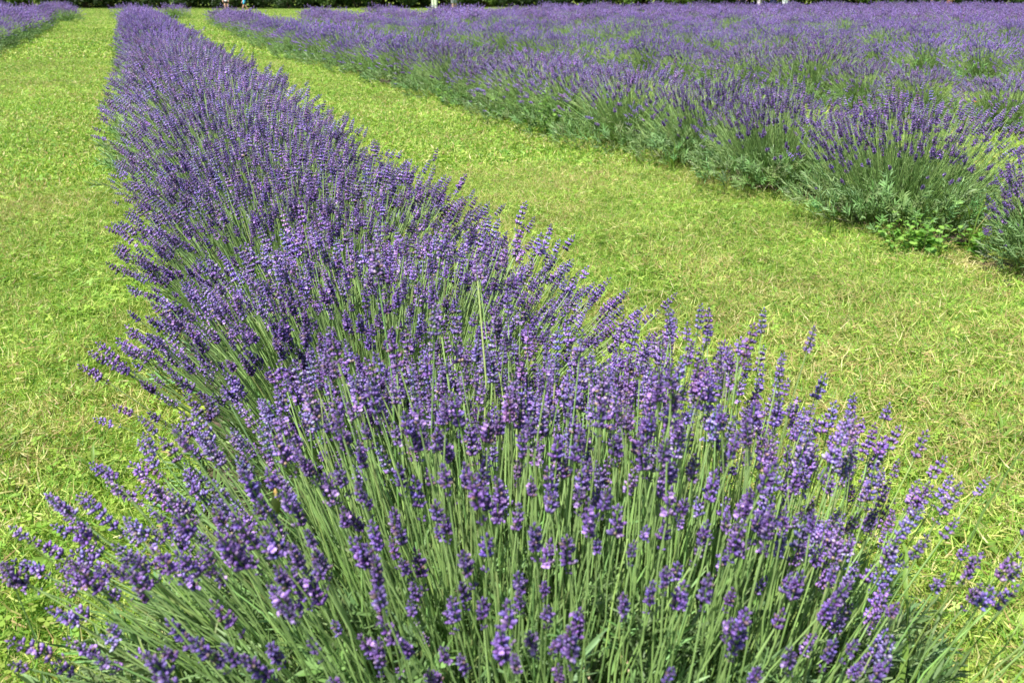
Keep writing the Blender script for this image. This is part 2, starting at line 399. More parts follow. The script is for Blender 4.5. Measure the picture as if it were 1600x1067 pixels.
def scatter_nodes(coll):
    ng = bpy.data.node_groups.new('lawn_scatter', 'GeometryNodeTree')
    ng.interface.new_socket('Geometry', in_out='INPUT', socket_type='NodeSocketGeometry'); ng.interface.new_socket('Geometry', in_out='OUTPUT', socket_type='NodeSocketGeometry')
    N = ng.nodes; gi, go = N.new('NodeGroupInput'), N.new('NodeGroupOutput')
    ci = N.new('GeometryNodeCollectionInfo'); ci.inputs['Collection'].default_value = coll; ci.inputs['Separate Children'].default_value = True; ci.inputs['Reset Children'].default_value = True
    ip = N.new('GeometryNodeInstanceOnPoints'); ip.inputs['Pick Instance'].default_value = True
    def at(nm, ty):
        q = N.new('GeometryNodeInputNamedAttribute'); q.data_type = ty; q.inputs['Name'].default_value = nm; return q
    r, i_, s = at('rot', 'FLOAT_VECTOR'), at('pick', 'INT'), at('scl', 'FLOAT')
    ng.links.new(gi.outputs[0], ip.inputs['Points']); ng.links.new(ci.outputs[0], ip.inputs['Instance'])
    e2r = N.new('FunctionNodeEulerToRotation'); ng.links.new(r.outputs[0], e2r.inputs[0]); ng.links.new(e2r.outputs[0], ip.inputs['Rotation'])
    ng.links.new(i_.outputs[0], ip.inputs['Instance Index']); ng.links.new(s.outputs[0], ip.inputs['Scale']); ng.links.new(ip.outputs[0], go.inputs[0])
    return ng
def scatter(name, pts, coll, nvar, kind='stuff', smin=.9, smax=1.15, seed=1):
    g = np.random.default_rng(seed); n = len(pts); me = bpy.data.meshes.new(name); me.vertices.add(n); me.vertices.foreach_set('co', np.asarray(pts, float).ravel())
    ro = np.zeros((n, 3)); ro[:, 2] = g.integers(0, 4, n) * np.pi / 2 + g.normal(0, .2, n)
    me.attributes.new('rot', 'FLOAT_VECTOR', 'POINT').data.foreach_set('vector', ro.ravel())
    me.attributes.new('pick', 'INT', 'POINT').data.foreach_set('value', np.clip(np.floor(nvar * (.5 + .30 * np.sin(np.array(pts)[:, 0] * 2.1 + 1.3 * np.sin(np.array(pts)[:, 1] * 1.1)) * np.sin(np.array(pts)[:, 1] * 1.7 + .8) + .14 * ((np.array(pts)[:, 0] > 1.2) & (np.array(pts)[:, 1] < 6)) + g.normal(0, .22, n))), 0, nvar - 1).astype(np.int32))
    me.attributes.new('scl', 'FLOAT', 'POINT').data.foreach_set('value', g.uniform(smin, smax, n).astype(np.float32))
    me.update(); o = obj(name, me, kind=kind); md = o.modifiers.new('scatter', 'NODES'); md.node_group = scatter_nodes(coll); return o

hd = R(YAW); FW = np.array([math.sin(hd), math.cos(hd)]); RT = np.array([math.cos(hd), -math.sin(hd)])
def in_view(x, y, m=1.2):
    f = x * FW[0] + y * FW[1]; r = x * RT[0] + y * RT[1]
    return (f > -.2) & (np.abs(r) < .56 * np.maximum(f, 0) + m)
def on_grass(x, y):
    ok = np.abs(x - .45) > .48
    ok &= ~((np.abs(x + 2.95) < .45) & (y < 47) & (y > 8))
    if y < 44:
        for k in range(16):
            if abs(x - rowx(k, y)) < (.22 if k == 0 else .34): ok &= False
    if 2.8 < y < 3.1 and 3.3 < x < 3.55: ok &= False
    return ok
def grid(st, d0, d1):
    out = []
    for y in np.arange(-1, d1 + 2, st):
        for x in np.arange(-8, d1 * .95 + 2, st):
            d = math.hypot(x, y)
            if d0 <= d < d1 and in_view(x, y) and on_grass(x, y): out.append((x + rng.normal(0, st * .1), y + rng.normal(0, st * .1), .006 + rng.random() * .008))
    return out
lawn = scatter('lawn_grass', grid(.29, 1.0, 6.5), TC[0], 4, seed=3)
lawn = scatter('lawn_grass', grid(.62, 6.4, 19), TC[1], 3, seed=4)
lawn = scatter('lawn_grass', [p for p in grid(1.5, 18.7, 96)], TC[2], 3, seed=5)

# ------------------------------------------------------------ lavender bushes
def bush_stems(seed, n, rx, ry, h, side=1.0, thin=None, rag=.045, bl=.34, br=.34, by=.38):
    g = np.random.default_rng(seed); k = int(n * 2.2)
    r = np.sqrt(g.random(k)); a = g.random(k) * 6.283
    keep = g.random(k) < np.where(r > .72, side, 1.0)
    lob = .86 + .14 * np.sin(a * 3 + seed) * np.sin(a * 2 + seed * 2)
    r = r * lob; x = r * np.cos(a) * rx; y = r * np.sin(a) * ry
    if thin is not None: keep &= g.random(k) < thin(x, y)
    q = np.where(keep)[0][:n]; x, y, r, a = x[q], y[q], r[q], a[q]; m = len(q)
    # local tufts make the surface uneven
    tuft = .05 * np.sin(x * 11 + seed) * np.sin(y * 9 + seed * 1.7)
    z = h * (1 - .46 * r ** 2.4) + g.normal(0, rag, m) + tuft
    out = g.random(m) < .05; z[out] += g.uniform(.03, .10, out.sum())
    low = g.random(m) < .08 * (1 + (r > .6)); z[low] -= g.uniform(.05, .16, low.sum())
    tip = np.stack([x, y, z], 1); base = np.stack([x * np.where(x < 0, bl, br) + g.normal(0, .02, m), y * by + g.normal(0, .02, m), g.uniform(.05, .14, m)], 1)
    return tip, base
def stem_frames(tip, base, g):
    ch = tip - base; L = np.linalg.norm(ch, axis=1); n = len(L)
    li = np.clip(np.round((L - .16) / .04).astype(int), 0, 9); bi = g.integers(0, 3, n)
    be = np.array(BENDS)[bi]; phi = np.arctan(be)
    d = ch / L[:, None]; out = np.stack([d[:, 0], d[:, 1], np.zeros(n)], 1) + g.normal(0, .25, (n, 3)) * [1, 1, 0]
    out -= (out * d).sum(1, keepdims=True) * d; out /= np.linalg.norm(out, axis=1, keepdims=True) + 1e-9
    z = d * np.cos(phi)[:, None] - out * np.sin(phi)[:, None]
    sc = L / np.sqrt(1 + be ** 2) / np.array(STEM_L)[li]
    return frames(base, z, x=out, scale=sc), li, bi, sc
def tip_local(L, be):
    t = np.array([2 * be, 0, 1.0]); t /= np.linalg.norm(t)
    return np.array([be * L, 0, L]), t

STEM_ARR = {(l, i, j): stem_arr(STEM_L[i], BENDS[j], l, i * 3 + j).arr() for l in range(4) for i in range(10) for j in range(3)}
NV = (24, 16, 8, 4)
SPK = {(l, i): spike(100 + i + l * 50, l) for l in range(4) for i in range(NV[l])}
SPK_ARR = {k: b.arr() for k, b in SPK.items()}
STEM_MESH = {}; SPK_MESH = {}
for i in range(10):
    for j in range(3):
        STEM_MESH[i, j] = stem_arr(STEM_L[i], BENDS[j], 0, i * 3 + j).mesh('flower_stem', [M_STEM])
for i in range(NV[0]): SPK_MESH[i] = SPK[0, i].mesh('flower_spike', [M_BLOOM])
SHOOT = {(l, i): leaf_shoot(i + 9 * l, l).arr() for l in range(3) for i in range(4)}

def green_stems(bS, seed, n, rx, ry, h, lod, k=.74, bl=.34, br=.34, by=.38, thin=None):
    g = np.random.default_rng(seed + 900); tip, base = bush_stems(seed + 31, n, rx * .88, ry * .95, h * k, 1.0, thin, rag=.05, bl=bl, br=br, by=by)
    M, li, bi, sc = stem_frames(tip, base, g)
    for i in range(10):
        for j in range(3):
            q = np.where((li == i) & (bi == j))[0]
            if len(q): bS.place(STEM_ARR[lod, i, j], M[q], g.uniform(.6, 1.15, len(q))[:, None] * (1 + g.normal(0, .06, (len(q), 3))))
def add_stems(bS, bF, tip, base, lod, g, mS=0, mF=0, fat=1.0, flsc=1.0):
    M, li, bi, sc = stem_frames(tip, base, g); var = g.integers(0, NV[lod], len(tip))
    for i in range(10):
        for j in range(3):
            q = np.where((li == i) & (bi == j))[0]
            if not len(q): continue
            Mq = M[q].copy(); bS.place(STEM_ARR[lod, i, j], Mq, g.uniform(.7, 1.3, len(q))[:, None] * (1 + g.normal(0, .06, (len(q), 3))), mS)
            tl, td = tip_local(STEM_L[i], BENDS[j])
            P = np.einsum('nij,j->ni', M[q][:, :3, :3], tl) + M[q][:, :3, 3]; D = np.einsum('nij,j->ni', M[q][:, :3, :3], td)
            fs = g.uniform(.75, 1.25, len(q)) * flsc; F = frames(P, D, scale=fs)
            cm = g.uniform(.72, 1.3, len(q))[:, None] * (1 + g.normal(0, .07, (len(q), 3)))
            for w in range(NV[lod]):
                s = np.where(var[q] == w)[0]
                if len(s): bF.place(SPK_ARR[lod, w], F[s], cm[s], mF)
def foliage(b, seed, n, rx, ry, h, lod, m=0, zmin=.06):
    g = np.random.default_rng(seed); r = np.sqrt(g.random(n)) ; a = g.random(n) * 6.283
    x, y = r * np.cos(a) * rx, r * np.sin(a) * ry
    z = h * np.sqrt(np.clip(1 - (r * .93) ** 2, 0, 1)) * g.uniform(.35, 1.0, n) - .03
    d = np.stack([x / rx * .9, y / ry * .9, np.full(n, .75)], 1) + g.normal(0, .25, (n, 3)); d[:, 2] = np.abs(d[:, 2])
    M = frames(np.stack([x, y, np.maximum(z, zmin * g.uniform(.4, 1.4, n))], 1), d, scale=g.uniform(.8, 1.4, n) * (1, 1.1, 1.5)[lod]); v = g.integers(0, 4, n)
    cm = g.uniform(.7, 1.25, n)[:, None] * (1 + g.normal(0, .08, (n, 3)))
    for w in range(4):
        q = v == w; b.place(SHOOT[lod, w], M[q], cm[q], m)
def woody(seed, rx, ry):
    g = np.random.default_rng(seed); b = MB()
    for i in range(46):
        a = g.random() * 6.283; r = g.uniform(.3, 1.0); e = np.array([math.cos(a) * rx * r, math.sin(a) * ry * r, g.uniform(.06, .2)])
        p = [e * (.12, .12, 0), e * (.55, .5, .45) + g.normal(0, .015, 3), e]; p[0][2] = -.02
        v, f = tube(p, [.0055, .004, .0016], 4); b.add(v, f, np.array([.13, .095, .065]) * g.uniform(.6, 2.2))
        for k in range(3):
            t = e + g.normal(0, .03, 3); t[2] = abs(t[2]) ; v, f = tube([p[1] + (e - p[1]) * g.random(), t + g.normal(0, .02, 3)], [.0014, .0007], 3); b.add(v, f, np.array([.38, .33, .25]) * g.uniform(.6, 1.2))
    return b.mesh('woody_base', [M_DRY])
def rm_mesh(name, b, mats): return b.mesh(name, mats)

FLY_TIPS = []
def near_bush(name, label, group, loc, seed, n, rx, ry, h, side=1.0, thin=None, leafh=.30, leafn=420, indiv=300, flsc=1.0, leafr=.68, extra=380, gk=.74, zmin=.06, bl=.5, br=.5, by=.5, gthin=None, tall=()):
    g = np.random.default_rng(seed); root = thing(name, label, 'lavender bush', loc, 0, group)
    tip, base = bush_stems(seed, n, rx, ry, h, side, thin, bl=bl, br=br, by=by)
    if len(tall):
        g3 = np.random.default_rng(5); ex = np.stack([g3.uniform(.88, 1.14, 26), g3.uniform(.66, 1.1, 26), g3.uniform(.34, .46, 26)], 1)
        tt = np.concatenate([np.array(tall), ex]) - np.array(loc); tip = np.concatenate([tt, tip]); base = np.concatenate([tt * (.86, .8, 0) + (0, 0, .1), base])
    wp = tip + np.array(loc); dist = np.linalg.norm(wp - np.array(CAM), axis=1); vis = in_view(wp[:, 0], wp[:, 1], .15)
    order = np.argsort(dist + np.where(vis, 0, 50)); I, Rst = order[:indiv], order[indiv:]
    M, li, bi, sc = stem_frames(tip[I], base[I], g)
    for k in range(len(I)):
        i, j = int(li[k]), int(bi[k])
        s = bpy.data.objects.new('flower_stem', STEM_MESH[i, j]); COL.objects.link(s); s.parent = root; s.matrix_local = Matrix(M[k].tolist())
        f = bpy.data.objects.new('flower_spike', SPK_MESH[int(g.integers(0, NV[0]))]); COL.objects.link(f); f.parent = s
        tl, td = tip_local(STEM_L[i], BENDS[j]); mm = frames([tl], [td], scale=g.uniform(.75, 1.25) * flsc / sc[k])[0]; f.matrix_local = Matrix(mm.tolist())
    bS, bF = MB(), MB(); green_stems(bS, seed, extra, rx, ry, h, 1, gk, bl, br, by, gthin)
    if len(Rst):
        add_stems(bS, bF, tip[Rst], base[Rst], 1, g, flsc=flsc)
    if 1:
        obj('flower_stems', bS.mesh('flower_stems', [M_STEM]), root, kind='stuff'); obj('flower_spikes', bF.mesh('flower_spikes', [M_BLOOM]), root, kind='stuff')
    b = MB(); foliage(b, seed + 1, leafn, rx * leafr, ry * leafr, leafh, 0, zmin=zmin); obj('foliage', b.mesh('foliage', [M_LEAF]), root, kind='stuff')
    obj('woody_base', woody(seed + 2, rx * .55, ry * .5), root)
    FLY_TIPS.append(tip + np.array(loc)); return root

def a_thin(x, y):          # the side of the first bush that faces the camera carries few flowers
    t = np.clip((y + .50 + .16 * np.abs(x)) / .34, 0, 1); return (.20 + .80 * t) * np.where(x < -.48, .62, 1.0) * np.where(np.maximum(x, 0) / .78 + np.maximum(y, 0) / .62 > 1.08, .12, 1.0)
ORD = ['first', 'second', 'third', 'fourth', 'fifth', 'sixth', 'seventh', 'eighth']
near_bush('lavender_bush', 'nearest lavender bush, across the bottom of the photo, its long green stems laid open', None,
          (.44, 1.18, 0), 41, 1080, .78, .62, .545, thin=a_thin, leafh=.33, leafn=2300, flsc=.90, extra=1300, gk=.72, bl=.62, br=.90, by=.84, leafr=.9, gthin=lambda x, y: np.where(y + .35 * x < -.12, .30, 1.0),
          tall=[(.32, 1.42, .72), (.90, 1.27, .56), (.44, 1.49, .60), (1.01, 1.13, .46), (.92, .75, .42), (.94, .84, .38), (1.02, .93, .42), (-.22, 1.2, .44), (.84, 1.22, .57), (1.0, 1.36, .50), (-.26, 1.02, .36), (.30, .66, .44), (.18, .70, .42), (.44, .66, .40)])
al = ['lavender bush directly behind the open foreground bush, dense with dark violet flowers',
      'second lavender bush behind the open foreground one in the middle row',
      'third lavender bush behind the open foreground one in the middle row',
      'fourth lavender bush behind the open foreground one in the middle row',
      'fifth lavender bush behind the open foreground one in the middle row']
for i, (y, n, rr, hh) in enumerate([(2.03, 1040, .69, .55), (2.86, 960, .66, .565), (3.71, 900, .64, .565), (4.52, 830, .63, .57), (5.33, 810, .63, .57)]):
    near_bush('lavender_bush', al[i], None, (.46 + (.0, -.01, .01, 0, .01)[i], y, 0), 50 + i, n, rr, .56 if i == 0 else .52, hh, leafn=380 if i < 2 else 260, flsc=.88, extra=300, gk=.66)
# first row on the right: open, leafy sides and flowers on top
def b_thin(x, y): return np.where(np.hypot(x / .62, y / .6) > .66, .46, 1.0)
bl = ['lavender bush at the right edge of the photo beside the bare straw patch, sparse flowers',
      'big lavender bush by the straw patch, with a dark woody base and leafy weeds',
      'lavender bush just left of the big woody-based one, leaning over the grass aisle',
      'second lavender bush left of the big woody-based one, along the grass aisle']
bb = [((3.60, 2.84, 0), 61, 440, .44, .36, .46), ((3.58, 3.84, 0), 62, 700, .68, .62, .56), ((3.58, 4.85, 0), 63, 620, .64, .56, .52), ((3.68, 5.75, 0), 64, 640, .66, .54, .54)]
for i, (l, sd_, n, rx, ry, h) in enumerate(bb):
    near_bush('lavender_bush', bl[i], None, l, sd_, n, rx, ry, h, thin=b_thin if i else None, leafh=.36 if i == 1 else .31, leafn=560, leafr=(.74, .78, .80, .82)[i], extra=600, gk=.80, zmin=.18, flsc=.92)

# shared bushes for the middle distance and far away
def shared(lod, seed, n, rx, ry, h, side, leafn, lh, fat):
    g = np.random.default_rng(seed); tip, base = bush_stems(seed, n, rx, ry, h, side, rag=.035); bF = MB(); bS = MB()
    add_stems(bS, bF, tip, base, lod, g, 0, 0, flsc=fat)
    green_stems(bS, seed, int(n * (.5 if lod == 1 else .32)), rx, ry, h, lod, .8)
    bL = MB(); foliage(bL, seed + 3, leafn, rx * .88, ry * .88, lh, min(lod, 2), zmin=.09)
    return bL, bS, bF
LOD1 = []; LOD2 = []; LOD3 = []
for i in range(4):
    bL, bS, bF = shared(1, 200 + i, (480, 430, 500, 330)[i], .66, .54, .50, .5, 330, .31, .95)
    LOD1.append((bL.mesh('foliage', [M_LEAF]), bS.mesh('flower_stems', [M_STEM]), bF.mesh('flower_spikes', [M_BLOOM])))
for i in range(4):
    bL, bS, bF = shared(2, 220 + i, (430, 360, 440, 230)[i], .64, .54, .50, .6, 170, .30, 1.12)
    LOD2.append((bL.mesh('foliage', [M_LEAF]), bS.mesh('flower_stems', [M_STEM]), bF.mesh('flower_spikes', [M_BLOOM])))
for i in range(4):
    bL, bS, bF = shared(3, 240 + i, (310, 270, 300, 170)[i], .64, .56, .50, .6, 100, .30, 1.5)
    b = MB()
    for q, src in enumerate((bL, bS, bF)):
        v, f, c, m = src.arr(); b.add(v, f, c, q)
    LOD3.append((b.mesh('far_lavender_bush', [M_LEAF, M_STEM, M_BLOOM]), b.arr()))

cands = []   # (distance, x, y, row key, scale)
def addrow(key, fx, y0, y1, st=.80, sc=1.0):
    y = y0
    while y < y1:
        x = fx(y) + rng.normal(0, .05 if key != 'middle' else .02); s = sc * (rng.uniform(.84, 1.14) if key != 'middle' else rng.uniform(1.0, 1.1))
        if in_view(x, y, 1.0): cands.append((math.hypot(x, y), x, y, key, s))
        y += st * rng.uniform(.9, 1.12)
addrow('middle', lambda y: .45, 6.15, 38.6, .80, 1.0)
addrow('left', lambda y: -2.86, 14, 39.5, .8, 1.1)
addrow('left', lambda y: -2.93, 48.5, 57, .85, 1.0)
addrow('outer left', lambda y: -6.1, 26, 60, .85, 1.0)
addrow('right', lambda y: bx_row(y), 6.65, 24.6, .82, 1.02)
addrow('right', lambda y: bx_row(y) + .05, 26.0, 38, .82, .95)
for k in range(1, 17):
    ya = {1: 6.35}.get(k, 3.0)
    addrow('far' if k > 1 else 'second right', lambda y, k=k: rowx(k, y), ya, float(np.interp(rowx(k, 40), [6, 9, 13, 20, 32, 50], [35, 37.5, 39, 42.5, 43.5, 43.5])), .80, 1.0)
lone = [(-2.2, 43.6, 'lavender bush standing alone at the far end of the left row, with a green side'),
        (.1, 49.0, 'lavender bush standing alone behind the far end of the middle row'),
        (2.05, 47.5, 'low lavender bush standing alone in the grass between the middle row and the right field')]
for (x, y, lb) in lone:
    m = LOD3[int(rng.integers(0, 4))][0]; o = obj('lavender_bush', m, None, (x, y, 0)); o.scale = (1.25, 1.2, 1.05); tag(o, lb, 'lavender bush')
cands.sort(); USED = set(); GR = {
    'middle': ('lavender bush farther back in the middle row, beyond its sixth bush', 'lavender bushes along the far stretch of the middle row'),
    'left': ('lavender bush in the row at the left edge of the photo', 'lavender bushes in the left edge row'),
    'outer left': ('lavender bush in the outermost row behind the left edge row', 'lavender bushes in the outermost left row'),
    'right': ('lavender bush farther along the row that borders the right side of the grass aisle', 'lavender bushes along the far stretch of the aisle border row'),
    'second right': ('lavender bush in the row right behind the aisle border row of the right field', 'lavender bushes in the second row of the right field'),
    'far': ('lavender bush in the merged far rows of the right field', 'lavender bushes in the far rows of the right field')}
NEAR_N = 300 - 10 - 3
rest = MB(); first_c = True
for idx, (d, x, y, key, s) in enumerate(cands):
    a = (0, math.pi)[int(rng.integers(0, 2))] + rng.normal(0, .12); lb, gp = GR[key]
    if key == 'right' and 'w' not in USED and y > 7.1: USED.add('w'); lb, gp = 'lavender bush with the tall light green leafy weed growing out of its aisle side', None
    if key == 'second right' and 's' not in USED: USED.add('s'); lb, gp = 'lavender bush just beyond the pale grass gap at the right edge of the photo', None
    green = 1.0
    if idx >= NEAR_N:
        v, f, c, m = LOD3[idx % 4][1]; ca, sa = math.cos(a) * s, math.sin(a) * s
        Mx = np.eye(4)[None].copy(); Mx[0, :3, :3] = [[ca, -sa, 0], [sa, ca, 0], [0, 0, s]]; Mx[0, :3, 3] = (x, y, 0); rest.place((v, f, c, m), Mx); continue
    if d > 27:
        o = obj('lavender_bush', LOD3[idx % 4][0], None, (x, y, 0)); tag(o, lb, 'lavender bush', gp); o.rotation_euler.z = a; o.scale = (s, s, s)
    else:
        ms = (LOD1 if d < 12.5 else LOD2)[idx % (3 if key == 'middle' else 4)]; o = thing('lavender_bush', lb, 'lavender bush', (x, y, 0), a, gp); hz = 1.13 if key == 'middle' else 1.0; o.scale = (s * (1.06 if key == 'middle' else 1), s, s * hz * rng.uniform(.93, 1.06))
        obj('foliage', ms[0], o, kind='stuff'); obj('flower_stems', ms[1], o, kind='stuff'); obj('flower_spikes', ms[2], o, kind='stuff')
if rest.n:
    o = obj('distant_lavender_rows', rest.mesh('distant_lavender_rows', [M_LEAF, M_STEM, M_BLOOM]), kind='stuff'); o['label'] = 'merged purple mass of the farthest lavender rows'
print('candidates', len(cands), 'rest', max(0, len(cands) - NEAR_N))

# ------------------------------------------------------------ weeds, tall grass, small things
def leaf_mesh(name, L, W, seed, lobed=0.0, droop=.35, col=(.15, .27, .04)):
    g = np.random.default_rng(seed); n = 7; s = np.linspace(0, 1, n)
    p = np.stack([L * s, 0 * s, L * (.35 * s - droop * s ** 2)], 1); w = W * np.sin(np.pi * np.clip(s * .93 + .05, 0, 1)) ** .8 * (1 + lobed * np.where(np.arange(n) % 2, 1, -1))
    w[0] = W * .1; v, f = ribbon(p, np.maximum(w, W * .04), nrm=(0, 0, 1), fold=.25); v[:, 2] += g.normal(0, W * .06, len(v))
    b = MB(); c = np.tile(np.array(col), (len(v), 1)); c[1::3] = np.array(col) * 1.25 + .02; b.add(v, f, c); return b.mesh(name, [M_WEED])
ROS = [leaf_mesh('leaf', .085, .021, i, 0, .3, (.17, .29, .045)) for i in range(2)] + [leaf_mesh('leaf', .11, .016, 5, .3, .35, (.15, .26, .035)), leaf_mesh('leaf', .06, .019, 6, 0, .2, (.22, .34, .06))]
ros_pos = [(-.27, 1.97, 1.25), (-.34, 1.80, 1.2), (-.41, 2.28, .9), (-.19, 2.47, 1.1), (-.45, 3.36, .9), (-.43, 2.66, 1.0), (-.33, 2.92, .8), (1.97, 1.78, 1.1), (1.95, 1.56, .9), (1.70, 1.63, 1.0),
           (1.38, 2.14, .7), (1.83, 2.51, .8), (2.36, 2.99, .7), (1.81, 3.39, .8), (1.61, 1.34, 1.1), (2.11, 2.16, .8), (2.5, 2.38, .9), (2.33, 1.97, .8), (2.73, 3.13, .9), (1.92, 4.15, .8),
           (2.5, 3.8, .8), (-.57, 4.84, .9), (-.42, 5.83, .8), (1.43, 1.07, 1.0), (2.9, 3.0, 1.0), (-.52, 3.0, .7), (-.5, 2.05, .8), (-.25, 2.15, .9)]
for i, (x, y, s) in enumerate(ros_pos):
    lb, gp = ('broad-leaved weed rosette in the mown grass left of the middle lavender row', 'weed rosettes in the left grass strip') if x < 0 else ('low weed rosette in the mown grass aisle right of the middle lavender row', 'weed rosettes in the right grass aisle')
    o = thing('weed_rosette', lb, 'weed', (x, y, .012), rng.random() * 6, gp); k = int(rng.integers(5, 8)); kind = int(rng.integers(0, 4))
    for j in range(k):
        l = obj('leaf', ROS[kind], o, (0, 0, .008 * (j % 3))); l.rotation_euler = (rng.normal(0, .15), rng.uniform(-.35, -.02), j * 6.283 / k + rng.normal(0, .3)); q = s * rng.uniform(.5, .85); l.scale = (q, q, q)
# leafy weeds at the foot of the right-hand row
WL = [leaf_mesh('leaf', .045, .016, 30 + i, .12, .3, c) for i, c in enumerate([(.10, .23, .035), (.13, .27, .04), (.17, .31, .05)])]
def leafy(x, y, r, h, nst, lab, seed, big=1.0):
    g = np.random.default_rng(seed); o = thing('leafy_weed', lab, 'weed', (x, y, 0)); b = MB(); cnt = 0
    for i in range(nst):
        a = g.random() * 6.283; rr = math.sqrt(g.random()) * r; bs = np.array([math.cos(a) * rr * .5, math.sin(a) * rr * .5, 0]); hh = h * g.uniform(.55, 1.05)
        tp = np.array([math.cos(a) * rr, math.sin(a) * rr, hh]); md = (bs + tp) / 2 + g.normal(0, .012, 3); v, f = tube([bs, md, tp], [.0022, .0018, .0009], 3); b.add(v, f, np.array([.13, .22, .05]))
        m = int(6 * (hh / h) + 4)
        for j in range(m):
            if cnt >= 290: break
            t = .2 + .8 * (j + .5) / m; p = (1 - t) ** 2 * bs + 2 * t * (1 - t) * md + t * t * tp
            l = obj('leaf', WL[int(g.integers(0, 3))], o, p.tolist()); l.rotation_euler = (g.normal(0, .3), g.uniform(-.5, .35), g.random() * 6.283); q = g.uniform(.6, 1.25) * (1.1 - .45 * t) * big; l.scale = (q, q, q); cnt += 1
    obj('stem', b.mesh('stem', [M_STEM]), o)
leafy(3.27, 3.34, .20, .20, 24, 'bright green leafy weed at the foot of the big woody-based lavender bush', 1)
leafy(3.50, 3.20, .10, .14, 9, 'small leafy weed between the straw patch and the big leafy weed', 2)
leafy(3.22, 7.55, .26, .38, 22, 'tall light green leafy weed growing out of the lavender beside the aisle', 3, 1.4)
leafy(3.18, 8.7, .2, .26, 14, 'lower leafy weed behind the tall light green one by the aisle', 4, 1.4)
leafy(3.14, 9.9, .22, .2, 12, 'leafy weed farthest along the aisle border row', 5, 1.5)
leafy(3.36, 5.35, .12, .14, 7, 'small leafy weed in the dark gap between two bushes of the aisle border row', 6)

def blades(name, lab, loc, specs, seed, wid=.004):
    g = np.random.default_rng(seed); o = thing(name, lab, 'grass tuft', loc)
    for (dx, dy, h, w, c) in specs:
        s = np.linspace(0, 1, 9); p = np.stack([dx * s ** 1.7, dy * s ** 1.7, h * (np.sin(s * 1.75) / math.sin(1.57))], 1) + g.normal(0, .003, (9, 3)) * s[:, None]
        v, f = ribbon(p, w * np.array([.6, .8, 1, 1, .95, .8, .6, .35, .08]), nrm=(dx + .01, dy, .4), fold=.3); b = MB(); b.add(v, f, np.array(c)); l = obj('blade', b.mesh('blade', [M_GRASS]), o, (g.normal(0, .01), g.normal(0, .01), 0))
GG, GY = (.16, .27, .045), (.42, .40, .17)
blades('grass_tuft', 'tall grass tuft with two long dark stems arching to the right edge of the photo', (.98, .90, 0),
       [(.62, .34, .36, .0026, (.10, .17, .04)), (.60, .14, .30, .0024, (.10, .17, .04)), (.10, .16, .34, .0048, (.19, .32, .06)), (.14, .04, .20, .003, GG), (-.06, .10, .26, .003, GG)], 3)
blades('grass_tuft', 'tuft of long arching grass blades, one of them dry and yellow, beside the straw patch', (3.55, 3.30, 0),
       [(-.05, -.32, .24, .004, GG), (.28, -.18, .30, .003, GY), (.25, -.1, .34, .0028, (.33, .38, .17)), (-.22, -.12, .26, .0035, GG), (.1, -.25, .28, .003, GG), (-.25, .05, .30, .003, GG), (.18, .02, .38, .003, GG), (.3, -.25, .22, .003, GY), (-.1, -.2, .18, .004, GG)], 4)
blades('grass_tuft', 'upright grass tuft in front of the dark base of the big woody-based bush', (3.06, 3.72, 0),
       [(-.03, -.03, .20, .003, GG), (.04, -.05, .17, .003, GG), (-.08, .02, .15, .003, (.2, .32, .07)), (.02, .04, .22, .003, GG), (-.05, -.08, .12, .004, GG)], 5)
blades('grass_tuft', 'grass tuft in the gap left of the bush that leans over the aisle', (3.22, 5.5, 0),
       [(-.05, -.03, .22, .004, GG), (.05, -.06, .2, .004, GG), (-.1, .02, .16, .004, (.2, .32, .07)), (.02, .04, .24, .004, GG), (-.08, -.1, .14, .005, GG)], 6)
blades('grass_tuft', 'tuft of broad grass blades on the left grass strip beside the foreground bush', (-.20, 2.32, 0),
       [(.06, -.05, .10, .004, GG), (-.07, .03, .09, .005, (.2, .32, .07)), (.02, .08, .11, .004, GG), (-.03, -.08, .08, .005, GG), (.08, .02, .07, .005, GG)], 7)
blades('grass_tuft', 'tuft of darker grass standing up in the middle of the right grass aisle', (2.05, 1.70, 0),
       [(.06, -.05, .08, .004, (.12, .22, .04)), (-.07, .03, .07, .004, GG), (.02, .08, .09, .004, GG), (-.05, -.06, .07, .004, (.12, .22, .04)), (.09, .02, .06, .004, GG)], 8)

# straw litter on the bare patch, and the scrap of black sheeting
b = MB(); g = np.random.default_rng(77)
for i in range(800):
    p = np.array([3.40 + g.normal(0, .12), 2.95 + g.normal(0, .16), .028 + g.random() * .012]); a = g.random() * 6.28; l = g.uniform(.03, .09); d = np.array([math.cos(a), math.sin(a), g.normal(0, .12)]) * l
    v, f = ribbon([p - d / 2, p + (0, 0, .004), p + d / 2], [.0008, .0016, .0006], nrm=(0, 0, 1)); b.add(v, f, STRAWS[int(g.integers(0, 4))] * g.uniform(.5, 1.05))
o = obj('straw_litter', b.mesh('straw_litter', [M_DRY], False), kind='stuff')
def scrap(x, y, s, rz, lab):
    g = np.random.default_rng(int(x * 100)); v = []; f = []; n = 6
    for i in range(n):
        for j in range(n):
            u, w = i / 5 - .5, j / 5 - .5; v.append((u * s + g.normal(0, s * .04), w * s * .5 + g.normal(0, s * .04), .032 + .25 * s * max(0, math.sin(u * 5 + w * 3)) * .4))
    for i in range(n - 1):
        for j in range(n - 1): a = i * n + j; f += [(a, a + 1, a + n + 1), (a, a + n + 1, a + n)]
    b = MB(); b.add(v, f, np.array([.018, .02, .022])); me = b.mesh('plastic_scrap', [M_PLAST]); o = obj('plastic_scrap', me, None, (x, y, 0)); o.rotation_euler.z = rz
    md = o.modifiers.new('thickness', 'SOLIDIFY'); md.thickness = .0015; tag(o, lab, 'plastic scrap')
M_PLAST = plant_mat('black_plastic', 0, .38, .5)
